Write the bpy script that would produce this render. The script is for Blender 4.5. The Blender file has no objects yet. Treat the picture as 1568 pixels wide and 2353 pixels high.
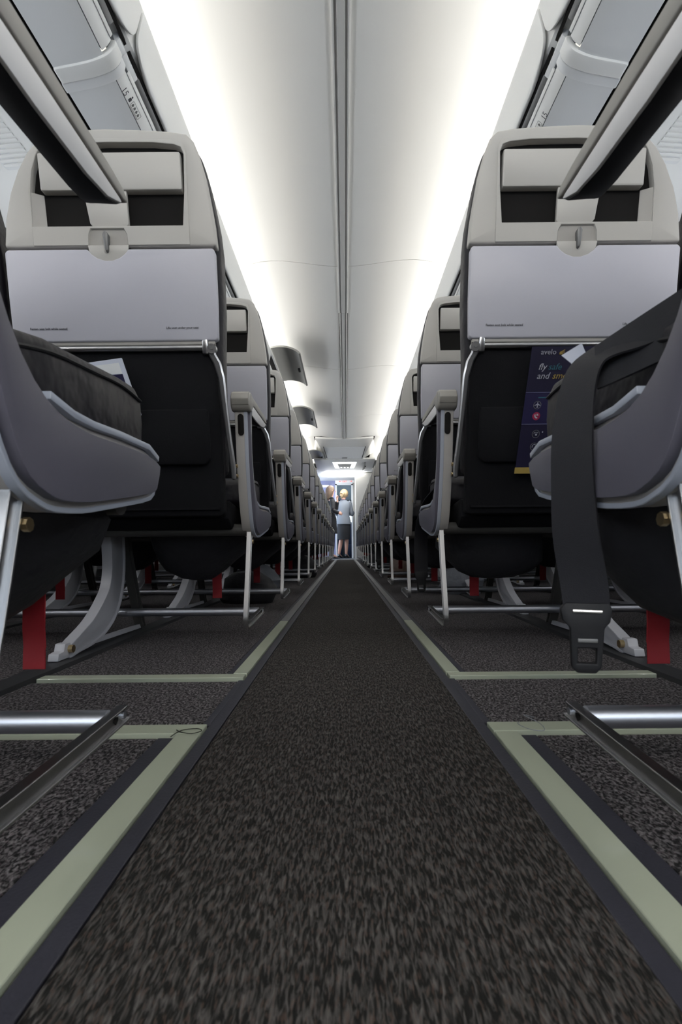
import bpy, bmesh, math, random
from mathutils import Vector, Matrix
random.seed(7)
SC = bpy.context.scene
COL = SC.collection
PI = math.pi
H = 0.25            # camera height above the cabin floor
F = 1250.0          # focal length in pixels of the 1568 x 2353 frame

# ------------------------------------------------------------------ camera
cam = bpy.data.cameras.new('camera'); camo = bpy.data.objects.new('camera', cam); COL.objects.link(camo)
cam.sensor_fit = 'AUTO'; cam.sensor_width = 36.0; cam.lens = F / 2353 * 36
cam.shift_x = -10 / 2353; cam.shift_y = 83.5 / 2353
cam.clip_start = 0.02; cam.clip_end = 60
camo.matrix_world = (Matrix.Translation((0, 0, H)) @ Matrix.Rotation(PI / 2, 4, 'X') @ Matrix.Rotation(-0.009, 4, 'Z'))
cam.dof.use_dof = True; cam.dof.focus_distance = 3.2; cam.dof.aperture_fstop = 16
SC.camera = camo
# ------------------------------------------------------------------ world, exposure
w = bpy.data.worlds.new('world'); SC.world = w; w.use_nodes = True
w.node_tree.nodes['Background'].inputs[0].default_value = (0.6, 0.75, 1, 1)
w.node_tree.nodes['Background'].inputs[1].default_value = 0.3
SC.view_settings.view_transform = 'Standard'; SC.view_settings.look = 'None'
SC.view_settings.gamma = 1; SC.view_settings.use_curve_mapping = False
SC.view_settings.exposure = 0.0
SC.cycles.max_bounces = 10; SC.cycles.diffuse_bounces = 6; SC.cycles.glossy_bounces = 4
SC.cycles.sample_clamp_indirect = 6

# ------------------------------------------------------------------ lights
def area(name, loc, direction, sx, sy, power, col=(1, 1, 1), spread=PI):
    l = bpy.data.lights.new(name, 'AREA'); l.shape = 'RECTANGLE'; l.size = sx; l.size_y = sy
    l.energy = power; l.color = col; l.spread = spread
    o = bpy.data.objects.new(name, l); COL.objects.link(o)
    d = Vector(direction).normalized(); z = -d; y = Vector((0, 1, 0)); y = (y - z * y.dot(z))
    y = y.normalized() if y.length > .1 else Vector((1, 0, 0)); x = y.cross(z)
    m = Matrix((x, y, z)).transposed().to_4x4(); m.translation = Vector(loc); o.matrix_world = m
    return o
COVE = 4.7
for s in (-1, 1):
    for y0, y1 in ((-2.9, 1.0), (1.0, 5.0), (5.0, 9.2)):           # fluorescent cove tubes behind the valance
        area('cove_light', (s * .755, (y0 + y1) / 2, 2.008), (-s * .6, 0, 1), .035, y1 - y0, COVE * (y1 - y0), (1, .985, .94))
    area('cove_light', (s * .755, 10.6, 2.008), (-s * .6, 0, 1), .035, 2.6, COVE * 1.6, (1, .985, .94))
    area('sidewall_light', (s * 1.515, 5, 1.725), (s * .6, 0, -1), .03, 14, 210, (1, .97, .93))   # sidewall wash strip
area('aft_fill_light', (0, -2.2, 1.96), (0, .5, -1), 1.2, .8, 36, (1, .97, .92))  # unseen lamp added behind the camera to brighten the seat backs
for s in (-1, 1): area('aft_door_daylight', (s * 1.68, -2.3, 1.1), (-s, .35, 0), .8, 1.7, 34, (.74, .87, 1))
area('entry_light', (0, 12.75, 1.93), (0, 0, 1), .9, .9, 28, (.98, 1, 1))
area('entry_light', (0, 12.75, 1.90), (0, 0.1, -1), .6, .6, 10, (.98, 1, 1))
area('cockpit_fill_light', (0, 14.12, 1.95), (0, 1, -.5), .8, .1, 5, (.8, .92, 1))  # added lamp hidden above the doorway, lifts the dark cockpit
area('door_daylight', (-1.55, 13.0, 1.1), (1, 0.05, -.1), .8, 1.7, 50, (.72, .86, 1))

# ------------------------------------------------------------------ materials
def mat(name, col, rough=.5, metal=0, spec=.5, bump=None, emit=None, noise=None, coat=0):
    m = bpy.data.materials.new(name); m.use_nodes = True; nt = m.node_tree; b = nt.nodes['Principled BSDF']
    b.inputs['Base Color'].default_value = (*col, 1); b.inputs['Roughness'].default_value = rough
    b.inputs['Metallic'].default_value = metal; b.inputs['Specular IOR Level'].default_value = spec
    b.inputs['Coat Weight'].default_value = coat
    if emit:
        b.inputs['Emission Color'].default_value = (*emit[0], 1); b.inputs['Emission Strength'].default_value = emit[1]
    if noise or bump:
        tc = nt.nodes.new('ShaderNodeTexCoord')
    if noise:                                   # (scale, colour2)
        n = nt.nodes.new('ShaderNodeTexNoise'); n.inputs['Scale'].default_value = noise[0]; n.inputs['Detail'].default_value = 4
        nt.links.new(tc.outputs['Object'], n.inputs['Vector'])
        r = nt.nodes.new('ShaderNodeMix'); r.data_type = 'RGBA'
        r.inputs['A'].default_value = (*col, 1); r.inputs['B'].default_value = (*noise[1], 1)
        nt.links.new(n.outputs['Fac'], r.inputs['Factor']); nt.links.new(r.outputs['Result'], b.inputs['Base Color'])
    if bump:                                    # (scale, strength, distance)
        n2 = nt.nodes.new('ShaderNodeTexNoise'); n2.inputs['Scale'].default_value = bump[0]; n2.inputs['Detail'].default_value = 3
        nt.links.new(tc.outputs['Object'], n2.inputs['Vector'])
        bp = nt.nodes.new('ShaderNodeBump'); bp.inputs['Strength'].default_value = bump[1]; bp.inputs['Distance'].default_value = bump[2]
        nt.links.new(n2.outputs['Fac'], bp.inputs['Height']); nt.links.new(bp.outputs['Normal'], b.inputs['Normal'])
    return m

def carpet_mat(name, sx, sy, dark, light, tint):
    m = bpy.data.materials.new(name); m.use_nodes = True; nt = m.node_tree; b = nt.nodes['Principled BSDF']
    b.inputs['Roughness'].default_value = .95; b.inputs['Specular IOR Level'].default_value = .15
    tc = nt.nodes.new('ShaderNodeTexCoord'); mp = nt.nodes.new('ShaderNodeMapping')
    mp.inputs['Scale'].default_value = (sx, sy, 60)
    nt.links.new(tc.outputs['Object'], mp.inputs['Vector'])
    n = nt.nodes.new('ShaderNodeTexNoise'); n.inputs['Scale'].default_value = 1; n.inputs['Detail'].default_value = 3; n.inputs['Distortion'].default_value = .6
    nt.links.new(mp.outputs[0], n.inputs['Vector'])
    r = nt.nodes.new('ShaderNodeValToRGB'); e = r.color_ramp.elements
    e[0].position = .44; e[0].color = (*dark, 1); e[1].position = .74; e[1].color = (*light, 1)
    nt.links.new(n.outputs['Fac'], r.inputs[0])
    v = nt.nodes.new('ShaderNodeTexNoise'); v.inputs['Scale'].default_value = 1.4; v.inputs['Detail'].default_value = 1
    nt.links.new(mp.outputs[0], v.inputs['Vector'])
    r2 = nt.nodes.new('ShaderNodeValToRGB'); r2.color_ramp.elements[0].position = .56; r2.color_ramp.elements[1].position = .68
    nt.links.new(v.outputs['Fac'], r2.inputs[0])
    mx = nt.nodes.new('ShaderNodeMix'); mx.data_type = 'RGBA'; mx.inputs['B'].default_value = (*tint, 1)
    ml = nt.nodes.new('ShaderNodeMath'); ml.operation = 'MULTIPLY'; ml.inputs[1].default_value = .55
    nt.links.new(r2.outputs[0], ml.inputs[0]); nt.links.new(ml.outputs[0], mx.inputs['Factor'])
    nt.links.new(r.outputs[0], mx.inputs['A']); nt.links.new(mx.outputs['Result'], b.inputs['Base Color'])
    bp = nt.nodes.new('ShaderNodeBump'); bp.inputs['Strength'].default_value = .8; bp.inputs['Distance'].default_value = .003
    nt.links.new(n.outputs['Fac'], bp.inputs['Height']); nt.links.new(bp.outputs['Normal'], b.inputs['Normal'])
    return m

M = dict(
    shell=mat('shell_plastic', (.54, .52, .485), .42, bump=(900, .12, .0004)),
    tray=mat('tray_cool_light', (.54, .535, .595), .40, bump=(900, .12, .0004)),  # same plastic as the shell, tinted bluish for the light on it
    panel=mat('warm_grey_plastic', (.42, .40, .37), .45, bump=(900, .1, .0004)),
    spreader=mat('spreader_plastic', (.43, .41, .39), .4, bump=(700, .12, .0004)),
    band=mat('armrest_band', (.82, .80, .79), .45),
    pad=mat('pad_plastic', (.120, .115, .145), .36, bump=(700, .12, .0004)),
    rim=mat('rim_highlight', (.40, .43, .50), .3),  # bluish tone paints in the cool highlight along the edges
    arm=mat('arm_plastic', (.33, .315, .285), .45),
    dark=mat('dark_recess', (.009, .008, .0075), .8, spec=.2),
    darkfab=mat('pocket_fabric', (.006, .006, .0075), .9, spec=.2, bump=(300, .3, .002)),
    leather=mat('navy_leather', (.007, .007, .012), .48, spec=.28, bump=(16, .7, .012), noise=(5, (.013, .010, .012))),
    blackleather=mat('black_leather', (.007, .007, .009), .6, spec=.35, bump=(500, .15, .0006)),
    web=mat('belt_webbing', (.007, .007, .011), .7, bump=(900, .4, .0006)),
    metal=mat('brushed_aluminium', (.50, .50, .51), .3, 1.0, bump=(200, .05, .0005)),
    tube=mat('steel_tube', (.60, .62, .68), .40, 1.0),
    legm=mat('painted_leg', (.42, .42, .45), .38),
    beam=mat('dark_beam', (.05, .048, .045), .6),
    red=mat('red_webbing', (.27, .002, .008), .6, bump=(1200, .3, .0005)),
    gold=mat('gold_pin', (.65, .5, .28), .3, 1.0),
    paper=mat('white_paper', (.62, .65, .75), .7),
    ceil=mat('ceiling_laminate', (.74, .73, .705), .5, bump=(500, .08, .0006)),
    binp=mat('bin_plastic', (.84, .84, .825), .42, bump=(700, .1, .0005)),
    binlow=mat('bin_lower_plastic', (.80, .81, .82), .45, bump=(700, .1, .0005)),
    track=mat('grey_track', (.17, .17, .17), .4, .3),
    rail=mat('ceiling_rail', (.56, .55, .53), .5),
    wall=mat('sidewall_laminate', (.72, .72, .72), .5, bump=(400, .08, .0006)),
    strip=mat('photoluminescent_strip', (.36, .385, .30), .35, noise=(9, (.32, .35, .27)), coat=.2),
    rubber=mat('carpet_border', (.020, .020, .029), .55, bump=(300, .4, .001)),
    trackc=mat('track_cover', (.022, .022, .024), .5),
    floor=mat('floor_base', (.02, .02, .02), .8),
    c_aisle=carpet_mat('aisle_carpet', 400, 78, (.0080, .0075, .0070), (.088, .081, .077), (.065, .044, .035)),
    c_side=carpet_mat('side_carpet', 300, 170, (.010, .0095, .010), (.20, .185, .19), (.10, .075, .085)),
    ink=mat('dark_ink', (.05, .05, .06), .6),
    skin=mat('skin', (.60, .34, .26), .5),
    blond=mat('blond_hair', (.42, .31, .18), .55, bump=(80, .6, .01)),
    brown=mat('brown_hair', (.06, .036, .022), .55, bump=(80, .6, .01), noise=(14, (.12, .075, .045))),
    jacket=mat('grey_jacket', (.17, .19, .225), .8),
    black=mat('black_cloth', (.012, .013, .017), .8),
    shoe=mat('black_shoe', (.01, .01, .012), .3),
    scarf=mat('navy_scarf', (.03, .03, .08), .6),
    card=mat('card_navy', (.007, .0055, .025), .4),
    card2=mat('card_violet', (.010, .008, .045), .4),
    white=mat('print_white', (.36, .36, .40), .5),
    teal=mat('print_teal', (.02, .10, .13), .5),
    gold2=mat('print_gold', (.30, .21, .05), .5),
    crim=mat('print_red', (.25, .01, .05), .5),
    lav=mat('lavender_panel', (.30, .31, .48), .5),
    blue=mat('blue_seat', (.02, .05, .13), .6),
    cockpit=mat('cockpit_dark', (.10, .135, .165), .6),
    odoor=mat('open_door_shaded', (.20, .20, .19), .5),  # door plastic coloured grey for the shade on its underside
    bag=mat('black_bag', (.012, .012, .016), .7, bump=(25, .6, .01)),
    bag2=mat('grey_bag', (.16, .17, .20), .5, bump=(25, .8, .01)),
    bag3=mat('brown_bag', (.06, .03, .02), .6, bump=(25, .6, .01)),
    exitr=mat('exit_red', (.6, .02, .02), .5, emit=((1, .05, .03), 1.2)),
    signw=mat('sign_face', (.8, .8, .78), .5, emit=((1, .98, .95), .25)),
    lampf=mat('lamp_face', (.9, .9, .9), .5, emit=((.93, .97, 1), 5.0)),
    pane=mat('window_daylight', (.7, .8, .9), .2, emit=((.90, .95, 1), 12.0)),
    shield=mat('daylight_pane', (.7, .8, .9), .2, emit=((.75, .9, 1), 4.0)),
)

# ------------------------------------------------------------------ mesh helpers
def new(): return bmesh.new()
def finish(name, bm, m, parent=None, smooth=True, ang=.6):
    bmesh.ops.recalc_face_normals(bm, faces=bm.faces)
    me = bpy.data.meshes.new(name); bm.to_mesh(me); bm.free()
    for x in (m if isinstance(m, (list, tuple)) else [m]): me.materials.append(M[x] if isinstance(x, str) else x)
    if smooth:
        for p in me.polygons: p.use_smooth = True
        me.set_sharp_from_angle(angle=ang)
    o = bpy.data.objects.new(name, me); COL.objects.link(o)
    if parent: o.parent = parent
    return o
def tag(o, label=None, cat=None, group=None, kind=None):
    if label: o['label'] = label
    if cat: o['category'] = cat
    if group: o['group'] = group
    if kind: o['kind'] = kind
    return o
def empty(name, loc=(0, 0, 0)):
    o = bpy.data.objects.new(name, None); COL.objects.link(o); o.location = loc; o.empty_display_size = .1
    return o
def bev(bm, off, seg=2, ang=.6):
    if off <= 0: return
    bmesh.ops.recalc_face_normals(bm, faces=bm.faces)
    es = [e for e in bm.edges if len(e.link_faces) == 2 and e.calc_face_angle(0) > ang]
    bmesh.ops.bevel(bm, geom=es, offset=off, segments=seg, profile=.5, affect='EDGES', clamp_overlap=True)
def prism(outline, a0, a1, fmap, holes=(), b=0, seg=2, bm=None):
    """extrude a 2D outline (with holes) between a0 and a1; fmap(u, v, a) -> xyz"""
    t = bmesh.new()
    if not holes:
        v0 = [t.verts.new((u, v, a0)) for u, v in outline]; v1 = [t.verts.new((u, v, a1)) for u, v in outline]
        n = len(v0); t.faces.new(v0); t.faces.new(v1[::-1])
        for i in range(n): t.faces.new((v0[i], v0[(i + 1) % n], v1[(i + 1) % n], v1[i]))
    else:
        loops = [outline] + list(holes)
        for a in (a0, a1):
            es = []
            for L in loops:
                vs = [t.verts.new((u, v, a)) for u, v in L]
                es += [t.edges.new((vs[i], vs[(i + 1) % len(vs)])) for i in range(len(vs))]
            bmesh.ops.triangle_fill(t, use_beauty=True, use_dissolve=False, edges=es)
        t.verts.ensure_lookup_table(); N = sum(len(L) for L in loops); k = 0
        for L in loops:
            n = len(L)
            for i in range(n):
                j = (i + 1) % n
                t.faces.new((t.verts[k + i], t.verts[k + j], t.verts[N + k + j], t.verts[N + k + i]))
            k += n
    for v in t.verts: v.co = Vector(fmap(*v.co))
    bev(t, b, seg)
    return merge(t, bm)
def merge(t, bm):
    if bm is None: return t
    me = bpy.data.meshes.new('tmp'); t.to_mesh(me); bm.from_mesh(me); bpy.data.meshes.remove(me); t.free(); return bm
def box(x0, x1, y0, y1, z0, z1, b=0, seg=2, bm=None, fmap=None):
    return prism([(x0, y0), (x1, y0), (x1, y1), (x0, y1)], z0, z1, fmap or (lambda u, v, a: (u, v, a)), b=b, seg=seg, bm=bm)
def tube(path, r, n=10, bm=None, caps=True, flat=None):
    """tube along a path; r a number or a list; flat=(side vector, k) squashes it"""
    t = bmesh.new(); P = [Vector(p) for p in path]; rings = []
    R = r if isinstance(r, (list, tuple)) else [r] * len(P)
    up0 = Vector((0, 0, 1))
    for i, p in enumerate(P):
        d = (P[min(i + 1, len(P) - 1)] - P[max(i - 1, 0)]).normalized()
        up = up0 if abs(d.z) < .9 else Vector((0, 1, 0))
        if flat: up = Vector(flat[0])
        a = d.cross(up).normalized(); c = a.cross(d).normalized()
        rr = R[i] if isinstance(R[i], (list, tuple)) else (R[i], R[i])
        rings.append([t.verts.new(p + a * math.cos(q) * rr[0] + c * math.sin(q) * rr[1]) for q in [2 * PI * k / n for k in range(n)]])
    for A, B in zip(rings, rings[1:]):
        for k in range(n): t.faces.new((A[k], A[(k + 1) % n], B[(k + 1) % n], B[k]))
    if caps: t.faces.new(rings[0][::-1]); t.faces.new(rings[-1])
    return merge(t, bm)
def loft(rings, n=16, bm=None):
    """rings: (centre, rx, ry) horizontal ellipses stacked"""
    t = bmesh.new(); RR = []
    for c, rx, ry in rings:
        RR.append([t.verts.new((c[0] + rx * math.cos(2 * PI * k / n), c[1] + ry * math.sin(2 * PI * k / n), c[2])) for k in range(n)])
    for A, B in zip(RR, RR[1:]):
        for k in range(n): t.faces.new((A[k], A[(k + 1) % n], B[(k + 1) % n], B[k]))
    t.faces.new(RR[0][::-1]); t.faces.new(RR[-1])
    return merge(t, bm)
def ribbon(path, wv, th, bm=None, b=0):
    """strip: centres, half-width vectors, thickness"""
    t = bmesh.new(); P = [Vector(p) for p in path]; rings = []
    for i, p in enumerate(P):
        d = (P[min(i + 1, len(P) - 1)] - P[max(i - 1, 0)]).normalized(); h = Vector(wv[i] if isinstance(wv, list) else wv)
        nrm = d.cross(h).normalized() * th / 2
        rings.append([t.verts.new(p + q) for q in (h + nrm, h - nrm, -h - nrm, -h + nrm)])
    for A, B in zip(rings, rings[1:]):
        for k in range(4): t.faces.new((A[k], A[(k + 1) % 4], B[(k + 1) % 4], B[k]))
    t.faces.new(rings[0][::-1]); t.faces.new(rings[-1])
    bev(t, b, 1)
    return merge(t, bm)
def disc(c, axis, r, h, n=16, bm=None):
    a = Vector(axis).normalized(); return tube([Vector(c) - a * h / 2, Vector(c) + a * h / 2], r, n, bm)
def rrect(x0, x1, y0, y1, r, n=4):
    pts = []
    for cx, cy, a in ((x1 - r, y1 - r, 0), (x0 + r, y1 - r, 90), (x0 + r, y0 + r, 180), (x1 - r, y0 + r, 270)):
        for k in range(n + 1):
            q = math.radians(a + 90 * k / n); pts.append((cx + r * math.cos(q), cy + r * math.sin(q)))
    return pts
def text_mesh(body, size, italic=0):
    c = bpy.data.curves.new('lettering', 'FONT'); c.body = body; c.size = size; c.extrude = .00025; c.resolution_u = 2; c.shear = italic
    o = bpy.data.objects.new('lettering', c); COL.objects.link(o)
    me = bpy.data.meshes.new_from_object(o.evaluated_get(bpy.context.evaluated_depsgraph_get()))
    bpy.data.objects.remove(o); bpy.data.curves.remove(c); return me
def text(body, size, m, parent, org, ux, uy, name='lettering', italic=0):
    me = text_mesh(body, size, italic); ux = Vector(ux).normalized(); uy = Vector(uy).normalized(); uz = ux.cross(uy)
    mt = Matrix((ux, uy, uz)).transposed().to_4x4(); mt.translation = Vector(org)
    me.transform(mt); me.materials.clear(); me.materials.append(M[m])
    o = bpy.data.objects.new(name, me); COL.objects.link(o); o.parent = parent; return o
def copy_tree(o, parent=None):
    c = o.copy(); COL.objects.link(c); c.parent = parent
    for ch in list(o.children): copy_tree(ch, c)
    return c
def sect(poly, y0, y1, th, s=1, bm=None, ny=1, side=1):
    """a shell following a cross-section polyline (x, z), from y0 to y1, thickness th on the outer side"""
    t = bmesh.new(); P = [Vector((p[0], p[1])) for p in poly]; Q = []
    for i, p in enumerate(P):
        d = (P[min(i + 1, len(P) - 1)] - P[max(i - 1, 0)]).normalized(); nrm = Vector((-d.y, d.x)) * side
        Q.append(p + nrm * th)
    cols = []
    for y in [y0 + (y1 - y0) * k / ny for k in range(ny + 1)]:
        cols.append([t.verts.new((s * p.x, y, p.y)) for p in P] + [t.verts.new((s * q.x, y, q.y)) for q in Q[::-1]])
    m = len(cols[0])
    for A, B in zip(cols, cols[1:]):
        for k in range(m): t.faces.new((A[k], A[(k + 1) % m], B[(k + 1) % m], B[k]))
    n = len(P)
    for C in (cols[0], cols[-1]):
        for i in range(n - 1): t.faces.new((C[i], C[i + 1], C[m - 2 - i], C[m - 1 - i]))
    return merge(t, bm)
def smooth_poly(pts, k=3, closed=False):
    """Catmull-Rom refinement"""
    n = len(pts); out = []
    for i in range(n if closed else n - 1):
        g = (lambda j: pts[j % n]) if closed else (lambda j: pts[max(0, min(n - 1, j))])
        p0, p1, p2, p3 = (Vector(g(i - 1)), Vector(g(i)), Vector(g(i + 1)), Vector(g(i + 2)))
        for q in range(k):
            t = q / k
            out.append(tuple(.5 * ((2 * p1) + (p2 - p0) * t + (2 * p0 - 5 * p1 + 4 * p2 - p3) * t * t + (3 * p1 - p0 - 3 * p2 + p3) * t ** 3)))
    if not closed: out.append(tuple(pts[-1]))
    return out

# ------------------------------------------------------------------ the setting: shell of the cabin
YB, YE = -3.0, 13.95
def struct(name, bm, m, parent=None, **k):
    o = finish(name, bm, m, parent, **k)
    if not parent: o['kind'] = 'structure'
    return o
floor = struct('floor', box(-1.8, 1.8, YB, YE + 2.2, -.04, -.012), 'floor', smooth=False)
# carpets, each a panel with its own edge
def carpet(x0, x1, y0, y1, m='c_side', z=0.0):
    return struct('carpet_panel', box(x0, x1, y0, y1, -.012, z, b=.0015), m, floor, smooth=False)
carpet(-.176, .178, YB, 12.15, 'c_aisle', .001)
for s in (-1, 1):
    def X(a, b): return (min(s * a, s * b), max(s * a, s * b))
    for a, b, y0, y1 in ((.252, .598, YB, .722), (.206, .598, .782, 1.030), (.240, .598, 1.088, 12.1),
                         (.668, 1.10, YB, .722), (.668, 1.10, .782, 12.1), (1.165, 1.70, YB, 12.1)):
        carpet(*X(a, b), y0, y1)
    for a, b, y0, y1 in ((.178, .1955, YB, 12.1), (.230, .251, YB, .722), (.2265, .239, 1.088, 12.1), (.1955, .206, .775, 1.037)):
        struct('carpet_border', box(*X(a, b), y0, y1, -.012, .0005, b=.001), 'rubber', floor, smooth=False)
    for a, b in ((.600, .666), (1.102, 1.163)):
        struct('seat_track_cover', prism([(a, -.012), (b, -.012), (b - .004, .004), (a + .006, .006)], YB, 12.1,
               lambda u, v, q: (s * u, q, v), b=.001), 'trackc', floor, smooth=False)
# luminous floor path strips: things lying in the floor
SIDE = {-1: 'left', 1: 'right'}
for s in (-1, 1):
    sd = SIDE[s]
    def strip(pts, label, z=.0035):
        o = finish('floor_path_strip', prism(pts, -.011, z, lambda u, v, q: (s * u, v, q), b=.0008, seg=1), 'strip', smooth=False)
        return tag(o, label, 'floor marking', 'pale green floor path strips')
    strip([(.1975, YB), (.2285, YB), (.2285, .728), (.1975, .728)], 'wide pale green floor strip running beside aisle, nearest the camera, %s side' % sd)
    strip([(.1975, .731), (.60, .731), (.60, .768), (.1975, .768)], 'pale green cross strip under the nearest tube bar, %s of the aisle' % sd)
    strip([(.199, 1.046), (.597, 1.046), (.597, 1.077), (.199, 1.077)], 'thin pale green cross strip ahead of second strip, %s of the aisle' % sd)
    strip([(.1975, 1.081), (.225, 1.081), (.225, 1.86), (.1975, 1.86)], 'pale green floor strip leading from cross strip along aisle, %s side' % sd)
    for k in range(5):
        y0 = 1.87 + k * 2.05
        o = strip([(.1975, y0), (.225, y0), (.225, y0 + 2.04), (.1975, y0 + 2.04)], 'floor path strip coloured grey for weaker light far along the aisle edge, %s side' % sd, .003)
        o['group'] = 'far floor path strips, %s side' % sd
        o.data.materials[0] = M['track']  # grey swapped in as the dimmer light on the far strips
# transparent-edge thread lying on the strip
tag(finish('loose_thread', tube(smooth_poly([(-.232, .715, .0045), (-.224, .735, .006), (-.205, .742, .006), (-.196, .733, .006), (-.206, .722, .006), (-.222, .728, .006), (-.232, .740, .005)], 4), .0006, 5), 'dark'),
    'dark loose thread curled on the pale green strip corner, left side', 'thread')
tag(finish('loose_thread', tube(smooth_poly([(.243, .765, .0045), (.236, .75, .006), (.244, .728, .006), (.262, .722, .006), (.262, .74, .01), (.25, .77, .012), (.27, .785, .004)], 4), .0005, 5), 'bag2'),
    'pale loose thread curled on the cross strip, right side', 'thread')
tag(finish('threshold', box(-.45, .42, 12.15, 12.28, -.01, .006, b=.002), 'metal'), 'bright metal threshold at the far end of the aisle carpet', 'threshold')
struct('trim_1', box(-1.7, 1.7, 12.29, YE, -.012, 0), mat('entry_floor', (.10, .11, .13), .35), smooth=False)

CE = [(.037, 2.121), (.10, 2.124), (.18, 2.133), (.25, 2.143), (.33, 2.153), (.40, 2.160), (.474, 2.162), (.55, 2.155), (.63, 2.136), (.70, 2.112), (.76, 2.082), (.82, 2.035), (.86, 1.97)]
ceiling = struct('ceiling', box(-1.8, 1.8, YB, YE + 2.2, 2.25, 2.29), 'ceil', smooth=False)
JO = [YB, -.55, 1.53, 3.61, 5.69, 7.77, 9.27]
for s in (-1, 1):
    for a, b in zip(JO, JO[1:]):
        struct('ceiling_panel', sect(CE, a + .004, b - .004, .012, s, ny=1), 'ceil', ceiling)
    struct('ceiling_panel', sect([(.52, 2.150), (.55, 2.148)] + CE[8:], 9.275, 12.0, .012, s), 'ceil', ceiling)
    struct('ceiling_panel', sect([(.0, 2.20), (.86, 2.20)], YB, 12.0, .004, s), 'dark', ceiling)
    for a, b in zip(JO, JO[1:]):   # dark seal in every joint
        struct('joint_seal', sect([(p[0], p[1] + .006) for p in CE[:10]], b - .004, b + .004, .004, s), 'dark', ceiling)
# centre rail: two lips, a channel with a raised spine
for y0, y1, k in ((YB, 4.30, 1.0), (4.305, 9.25, .86)):
    rail = [(-.037, 2.125), (-.037, 2.112), (-.031, 2.109), (-.026, 2.111), (-.0245, 2.116), (-.0145, 2.116), (-.0125, 2.109), (.0125, 2.109), (.0145, 2.116), (.0245, 2.116), (.026, 2.111), (.031, 2.109), (.037, 2.112), (.037, 2.125)]
    struct('ceiling_rail', prism([(u * k, v) for u, v in rail], y0, y1, lambda u, v, q: (u, q, v)), 'rail', ceiling, smooth=False)

# sidewalls
WP = [(1.46, 1.80), (1.52, 1.775), (1.575, 1.71), (1.63, 1.60), (1.685, 1.46), (1.725, 1.32), (1.75, 1.20)]
WP2 = [(1.75, 1.20), (1.756, 1.0), (1.758, .80), (1.758, .55), (1.754, .30), (1.752, .05), (1.752, -.03)]
for s in (-1, 1):
    struct('wall_' + SIDE[s], sect(WP2, YB, 12.25, .02, s, side=1), 'wall')
    struct('wall_high_' + SIDE[s], sect(smooth_poly(WP, 2), YB, 12.25, .02, s, side=1), 'wall')
    struct('wall_upper_' + SIDE[s], sect([(.86, 1.98), (.86, 2.3)], YB, YE, .02, s), 'wall')
    struct('baseboard_' + SIDE[s], sect([(1.740, .0), (1.742, .10), (1.751, .12)], YB, 12.2, .004, s, side=-1), 'track')
# windows
n = 0
for s in (-1, 1):
    for k in range(21):
        y = .15 + k * .56; n += 1
        wf = empty('window_%d' % n, (0, y, 0)); wf['kind'] = 'structure'
        def wm(u, v, a): return (s * (1.749 - max(0, v - 1.17) * .16 - .002 - a), u, v)
        finish('window_frame', prism(rrect(-.155, .155, .97, 1.36, .09), -.004, .016, wm, holes=[rrect(-.115, .115, 1.01, 1.32, .075)], b=.003), 'wall', wf)
        finish('pane', prism(rrect(-.117, .117, 1.008, 1.322, .076), -.002, .004, wm), 'pane', wf)
struct('wall_back', box(-1.8, 1.8, YB - .05, YB, -.05, 2.3), 'wall', smooth=False)

# cove valance: continuous white ledge hiding the tubes
VAL = [(.80, 1.965), (.72, 1.985), (.665, 2.018), (.653, 2.028), (.6485, 2.024), (.650, 2.008), (.665, 1.95), (.680, 1.885), (.70, 1.875), (.72, 1.875)]
for s in (-1, 1):
    struct('trim_%d' % (2 + (s > 0)), sect(VAL, YB, 12.0, .006, s, side=1), 'binp')

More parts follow.
